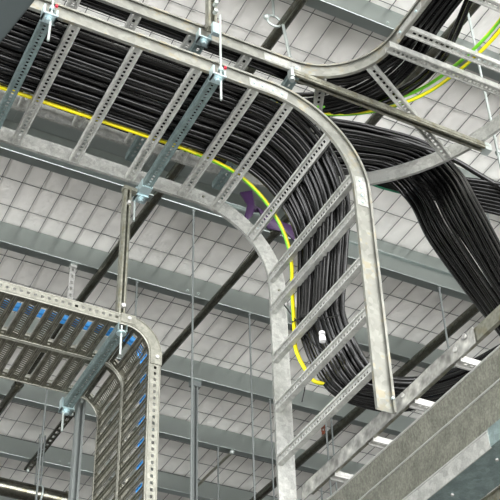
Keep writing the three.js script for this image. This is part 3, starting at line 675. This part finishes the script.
// ---------------------------------------------------------------- perforated trays that turn down
const TH = EYE + 3.49, TX = 1.805, TR = 0.13, TF = 0.05;
function tray(zn, width, label) {
  const o = thing('cable_tray', label, 'cable tray');
  const zf = zn - width, tx = TX - TR, a0 = 0.55;
  const pathAt = (s) => {
    const l = tx - a0; if (s < l) return { p: V(a0 + s, TH, 0), n: V(0, 1, 0), t: V(1, 0, 0) };
    const al = TR * Math.PI / 2; if (s < l + al) { const a = (s - l) / TR; return { p: V(tx + TR * Math.sin(a), TH - TR + TR * Math.cos(a), 0), n: V(Math.sin(a), Math.cos(a), 0), t: V(Math.cos(a), -Math.sin(a), 0) }; }
    return { p: V(TX, TH - TR - (s - l - al), 0), n: V(1, 0, 0), t: V(0, -1, 0) };
  };
  // floor panels: one pressed panel for each slot pitch
  const pitch = 0.1165, w2 = width - 0.016;
  const long = [[-pitch * 0.25, w2 * 0.5, 0.024, w2 * 0.76]];
  const holes = [...long]; const m = 15;
  for (let k = 0; k < m; k++) holes.push([pitch * 0.25, w2 * (0.12 + 0.78 * (k + 0.5) / m), 0.026, 0.0075, false, 0.004]);
  holes.push([-pitch * 0.25, w2 * 0.94, 0.016, 0.012, true]);
  const ribs = (s) => box(s - 0.003, s + 0.003, -0.0065, 0, -w2 + 0.004, -0.004);
  const panelGeo = boxUV(join([holedPlate(pitch - 0.001, w2, 0.0016, holes),
    ribs(-pitch * 0.25 - 0.019), ribs(-pitch * 0.25 + 0.019), ribs(pitch * 0.25 - 0.02), ribs(pitch * 0.25 + 0.02), ribs(-pitch * 0.5 + 0.003)]));
  const edgeGeo = boxUV(join([box(-pitch * 0.25 - 0.0145, -pitch * 0.25 - 0.012, -0.003, 0, -w2 * 0.88, -w2 * 0.12), box(-pitch * 0.25 + 0.012, -pitch * 0.25 + 0.0145, -0.003, 0, -w2 * 0.88, -w2 * 0.12)]));
  const L = tx - a0, total = L + TR * Math.PI / 2 + 1.9;
  const spots = []; for (let s = pitch / 2; s < total; s += pitch) spots.push(s);
  for (const s of spots) {
    const q = pathAt(s), c = shared('floor_panel', panelGeo, M.tray, o);
    c.position.set(q.p.x, q.p.y, zn - 0.008); c.rotation.z = -Math.atan2(-q.t.y, q.t.x);
    shared('slot_edge', edgeGeo, M.bright, c);
  }
  // side flanges with square holes, straight lengths and bend
  const flange = (z, out) => {
    const bend = []; for (let k = 0; k <= 8; k++) { const q = pathAt(L + TR * Math.PI / 2 * k / 8); bend.push({ p: q.p.clone().setZ(z), u: V(0, 0, out), v: q.n }); }
    mesh('bend_flange', sweep(bend, [[-0.008, 0], [0.002, 0], [0.002, TF], [0.007, TF], [0.007, TF + 0.004], [0, TF + 0.004], [0, 0.002], [-0.008, 0.002]]), M.trayEdge, o);
    const hs = (len) => { const r = []; for (let k = 0.02; k < len - 0.012; k += 0.034) r.push([0, k, 0.013, 0.016]); return r; };
    const h1 = holedPlate(TF, L, 0.002, hs(L)).rotateZ(Math.PI / 2).rotateY(-Math.PI / 2);      // upright, running along x
    const place = (g) => g;
    const A = place(h1); A.computeBoundingBox();
    const bb = A.boundingBox; A.translate(a0 - bb.min.x, TH - bb.min.y, z - (bb.min.z + bb.max.z) / 2);
    mesh('side_flange', [A, box(a0, tx, TH, TH + 0.002, Math.min(z, z - out * 0.008), Math.max(z, z - out * 0.008)), rod(V(a0, TH + TF, z), V(tx, TH + TF, z), 0.004, 8)], M.trayEdge, o);
    const len = 1.9, B = holedPlate(TF, len, 0.002, hs(len)).rotateX(Math.PI / 2); B.computeBoundingBox();
    const b2 = B.boundingBox; B.translate(TX - b2.min.x, TH - TR - b2.max.y, z - (b2.min.z + b2.max.z) / 2);
    mesh('side_flange', [B, box(TX, TX + 0.002, TH - TR - len, TH - TR, Math.min(z, z - out * 0.008), Math.max(z, z - out * 0.008)), rod(V(TX + TF, TH - TR, z), V(TX + TF, TH - TR - len, z), 0.004, 8)], M.trayEdge, o);
    // joint plates at both ends of the bend
    if (out > 0) {
      mesh('joint_plate', box(tx - 0.03, tx + 0.045, TH + 0.004, TH + TF + 0.006, z + out * 0.002 - 0.002, z + out * 0.002 + 0.004), M.trayEdge, o);
      mesh('joint_plate', box(TX - 0.002, TX + TF + 0.006, TH - TR - 0.06, TH - TR + 0.02, z + out * 0.002 - 0.002, z + out * 0.002 + 0.004), M.trayEdge, o);
      bolt(tx + 0.01, TH + 0.03, z + 0.01, V(0, 0, 1), 0.01, o, M.bright); bolt(TX + 0.03, TH - TR - 0.02, z + 0.01, V(0, 0, 1), 0.01, o, M.bright);
    }
  };
  flange(zn, 1); flange(zf, -1);
  // rolled lower edges along both sides
  for (const z of [zn - 0.004, zf + 0.004]) {
    const e = []; for (let k = 0; k <= 60; k++) { const q = pathAt(total * 0.999 * k / 60); e.push(q.p.clone().addScaledVector(q.n, -0.004).setZ(z)); }
    mesh('rolled_edge', tube(e, 0.0055, 160, 7), M.trayEdge, o);
  }
  return pathAt;
}
const trayPath = tray(-4.44, 0.34, 'perforated steel tray holding blue cables, bending downward');
tray(-4.786, 0.335, 'empty perforated steel tray beside the one with blue cables');
for (const [z, v, lab] of [[-4.545, 0.02, 'bright blue cable lying in the perforated tray'], [-4.572, 0.019, 'second blue cable lying close along in the perforated tray']]) {
  const pts = []; for (let k = 0; k <= 40; k++) { const q = trayPath(0.05 + 2.6 * k / 40); pts.push(q.p.clone().addScaledVector(q.n, v).setZ(z)); }
  tag(mesh('blue_cable', tube(pts, 0.014, 80, 8), M.blue), lab, 'cable', undefined);
}
{
  const o = strut('trapeze_strut', 'grey slotted strut carrying both perforated trays', V(1.655, TH - 0.05, -4.43), 0.79, 0, 0.044, 0.04, M.teal, 0.012, 0.024);
  clamp(o, 0, 0, -0.765); mesh('end_rod', rod(V(-0.012, 0.04, -0.775), V(-0.012, -0.13, -0.775), 0.0062), M.rodMat, o);
  mesh('end_rod', rod(V(0, 0.04, -0.02), V(0, -0.13, -0.02), 0.0062), M.rodMat, o);
  mesh('end_washer', new THREE.CylinderGeometry(0.024, 0.024, 0.006, 14).translate(0, -0.006, -0.02), M.zincBlue, o);
  const h = thing('channel_hanger', 'worn steel channel hanging from the ladder to the tray strut', 'channel', [1.655, 0, -4.475]);
  mesh('channel', sweep(line(V(0, TH - 0.005, 0), V(0, SY + 0.002, 0), V(1, 0, 0), V(0, 0, 1)), [[-0.0215, -0.018], [0.0215, -0.018], [0.0215, 0.012], [0.014, 0.019], [0.006, 0.019], [0.006, 0.014], [0.017, 0.012], [0.017, -0.014], [-0.017, -0.014], [-0.017, 0.012], [-0.006, 0.014], [-0.006, 0.019], [-0.014, 0.019], [-0.0215, 0.012]]), M.channel, h);
  mesh('bolt', rod(V(0.002, SY - 0.11, 0.018), V(0.002, SY - 0.11, 0.035), 0.01, 8), M.bright, h);
  mesh('bolt', rod(V(0.002, TH + 0.11, 0.018), V(0.002, TH + 0.11, 0.035), 0.012, 8), M.bright, h);
  mesh('head_bracket', box(-0.026, 0.05, SY - 0.012, SY + 0.012, -0.02, 0.02), M.channel, h);
  const p = at(81, 400, 'z', -5.19), q = thing('channel_post', 'dark vertical channel post descending behind the tray bend', 'channel', [p.x, 0, -5.19]);
  mesh('channel', sweep(line(V(0, TH + 0.02, 0), V(0, EYE + 1.9, 0), V(1, 0, 0), V(0, 0, 1)), [[-0.02, -0.02], [0.02, -0.02], [0.02, 0.02], [0.008, 0.02], [0.008, 0.016], [0.016, 0.016], [0.016, -0.016], [-0.016, -0.016], [-0.016, 0.016], [-0.008, 0.016], [-0.008, 0.02], [-0.02, 0.02]]), M.wireMat, q);
}

// ---------------------------------------------------------------- lower right: flat bar, low ladder and beams
{
  const o = thing('flat_bar', 'mottled galvanised flat bar bolted across the foot of the ladder', 'bar');
  const y0 = EYE + 2.758, y1 = EYE + 2.835;
  const f = []; for (let k = 0; k <= 24; k++) { const z = -4.45 + 1.4 * k / 24; f.push({ p: V(2.598 + 0.004 * Math.sin(k * 0.9) * smooth(12, 24, k), 0, z), u: V(1, 0, 0), v: V(0, 1, 0) }); }
  mesh('bar', sweep(f, [[0, y0], [0.006, y0], [0.006, y1], [0, y1]]), M.blotch, o);
  for (const [z, y] of [[-3.1, 2.82], [-3.17, 2.8], [-3.56, 2.815]]) bolt(2.594, EYE + y, z, V(-1, 0, 0), 0.012, o, M.bright);
}
{
  const o = thing('cable_ladder', 'low cable ladder with bright rungs behind the big beam', 'cable ladder');
  const prof = [[0, 0], [0.018, 0], [0.018, 0.003], [0.003, 0.003], [0.003, 0.06], [0.018, 0.06], [0.018, 0.063], [0, 0.063]];
  mesh('rail', sweep(line(V(2.612, EYE + 2.772, -4.4), V(2.612, EYE + 2.772, -1.2), V(1, 0, 0), V(0, 1, 0)), prof), M.channel, o);
  mesh('rail', sweep(line(V(3.45, EYE + 2.752, -4.7), V(3.45, EYE + 2.752, -1.2), V(-1, 0, 0), V(0, 1, 0)), prof), M.channel, o);
  const geo = slottedBar(0.83, 0.046, 0.02, 0.03, 0.01, 0.016, true);
  for (let z = -4.535; z < -1.3; z += 0.335) { const m = shared('rung', geo, M.bright, o); m.position.set(2.618, EYE + 2.764, z); m.rotation.y = -Math.PI / 2; }
}
{
  const o = thing('steel_beam', 'big dull galvanised beam with a creased web and scratches', 'beam');
  const y = EYE, z0 = -7, z1 = -0.9, t = 0.004;
  mesh('web', sweep(line(V(0, y, z0), V(0, y, z1), V(1, 0, 0), V(0, 1, 0)), [[2.3, 2.347], [2.314, 2.246], [2.303, 2.1], [2.4, 2.1], [2.4, 2.1 + t], [2.303 + t, 2.1 + t], [2.314 + t, 2.246], [2.3 + t, 2.347 - t], [2.4, 2.347 - t], [2.4, 2.347]]), M.dull, o);
  mesh('top_edge', rod(V(2.3, y + 2.347, z0), V(2.3, y + 2.347, z1), 0.0045, 8), M.galv, o);
  mesh('crease', rod(V(2.313, y + 2.246, z0), V(2.313, y + 2.246, z1), 0.004, 8), M.galv, o);
  const c = thing('steel_channel', 'teal grey channel with a lipped edge under the big beam', 'channel');
  mesh('lip', sweep(line(V(0, y, z0), V(0, y, -2.705), V(1, 0, 0), V(0, 1, 0)), [[2.297, 2.098], [2.29, 2.078], [2.296, 2.026], [2.3, 2.026], [2.3, 2.098]]), M.galv, c);
  mesh('lip_bead', [rod(V(2.292, y + 2.086, z0), V(2.292, y + 2.086, -2.705), 0.004, 8)], M.galv, c);
  mesh('web', box(2.296, 2.47, y + 2.03, y + 2.034, z0, -1.0), M.teal, c);
  mesh('back', box(2.296, 2.3, y + 2.034, y + 2.098, -2.705, -1.0), M.teal, c);
  mesh('far_lip', box(2.466, 2.47, y + 2.03, y + 2.09, z0, -1.0), M.teal, c);
  for (const z of [-3.02, -2.76, -2.72, -2.45]) bolt(2.36, y + 2.028, z, V(0, -1, 0), 0.006, c, M.bright);
}
{ // dark beam at the upper left
  const e = at(35, 0, 'y', EYE + 3.4), f = at(3, 39.5, 'y', EYE + 3.4), dx = f.x - e.x, dz = f.z - e.z;
  const turn = Math.atan2(-dx, -dz), o = thing('dark_beam', 'dark grey-green steel beam crossing above the blue-grey strut', 'beam', [e.x, e.y, e.z], turn);
  mesh('bottom_flange', box(-0.26, 0, 0, 0.012, -0.7, 2.2), M.beamPaint, o);
  mesh('web', box(-0.135, -0.125, 0.012, 0.22, -0.7, 2.2), M.beamPaint, o);
  mesh('top_flange', box(-0.26, 0, 0.22, 0.232, -0.7, 2.2), M.beamPaint, o);
  mesh('splice_plate', box(-0.25, -0.008, -0.01, 0, -0.5, 0.06), M.beamPaint, o);
}

renderer.render(scene, camera);
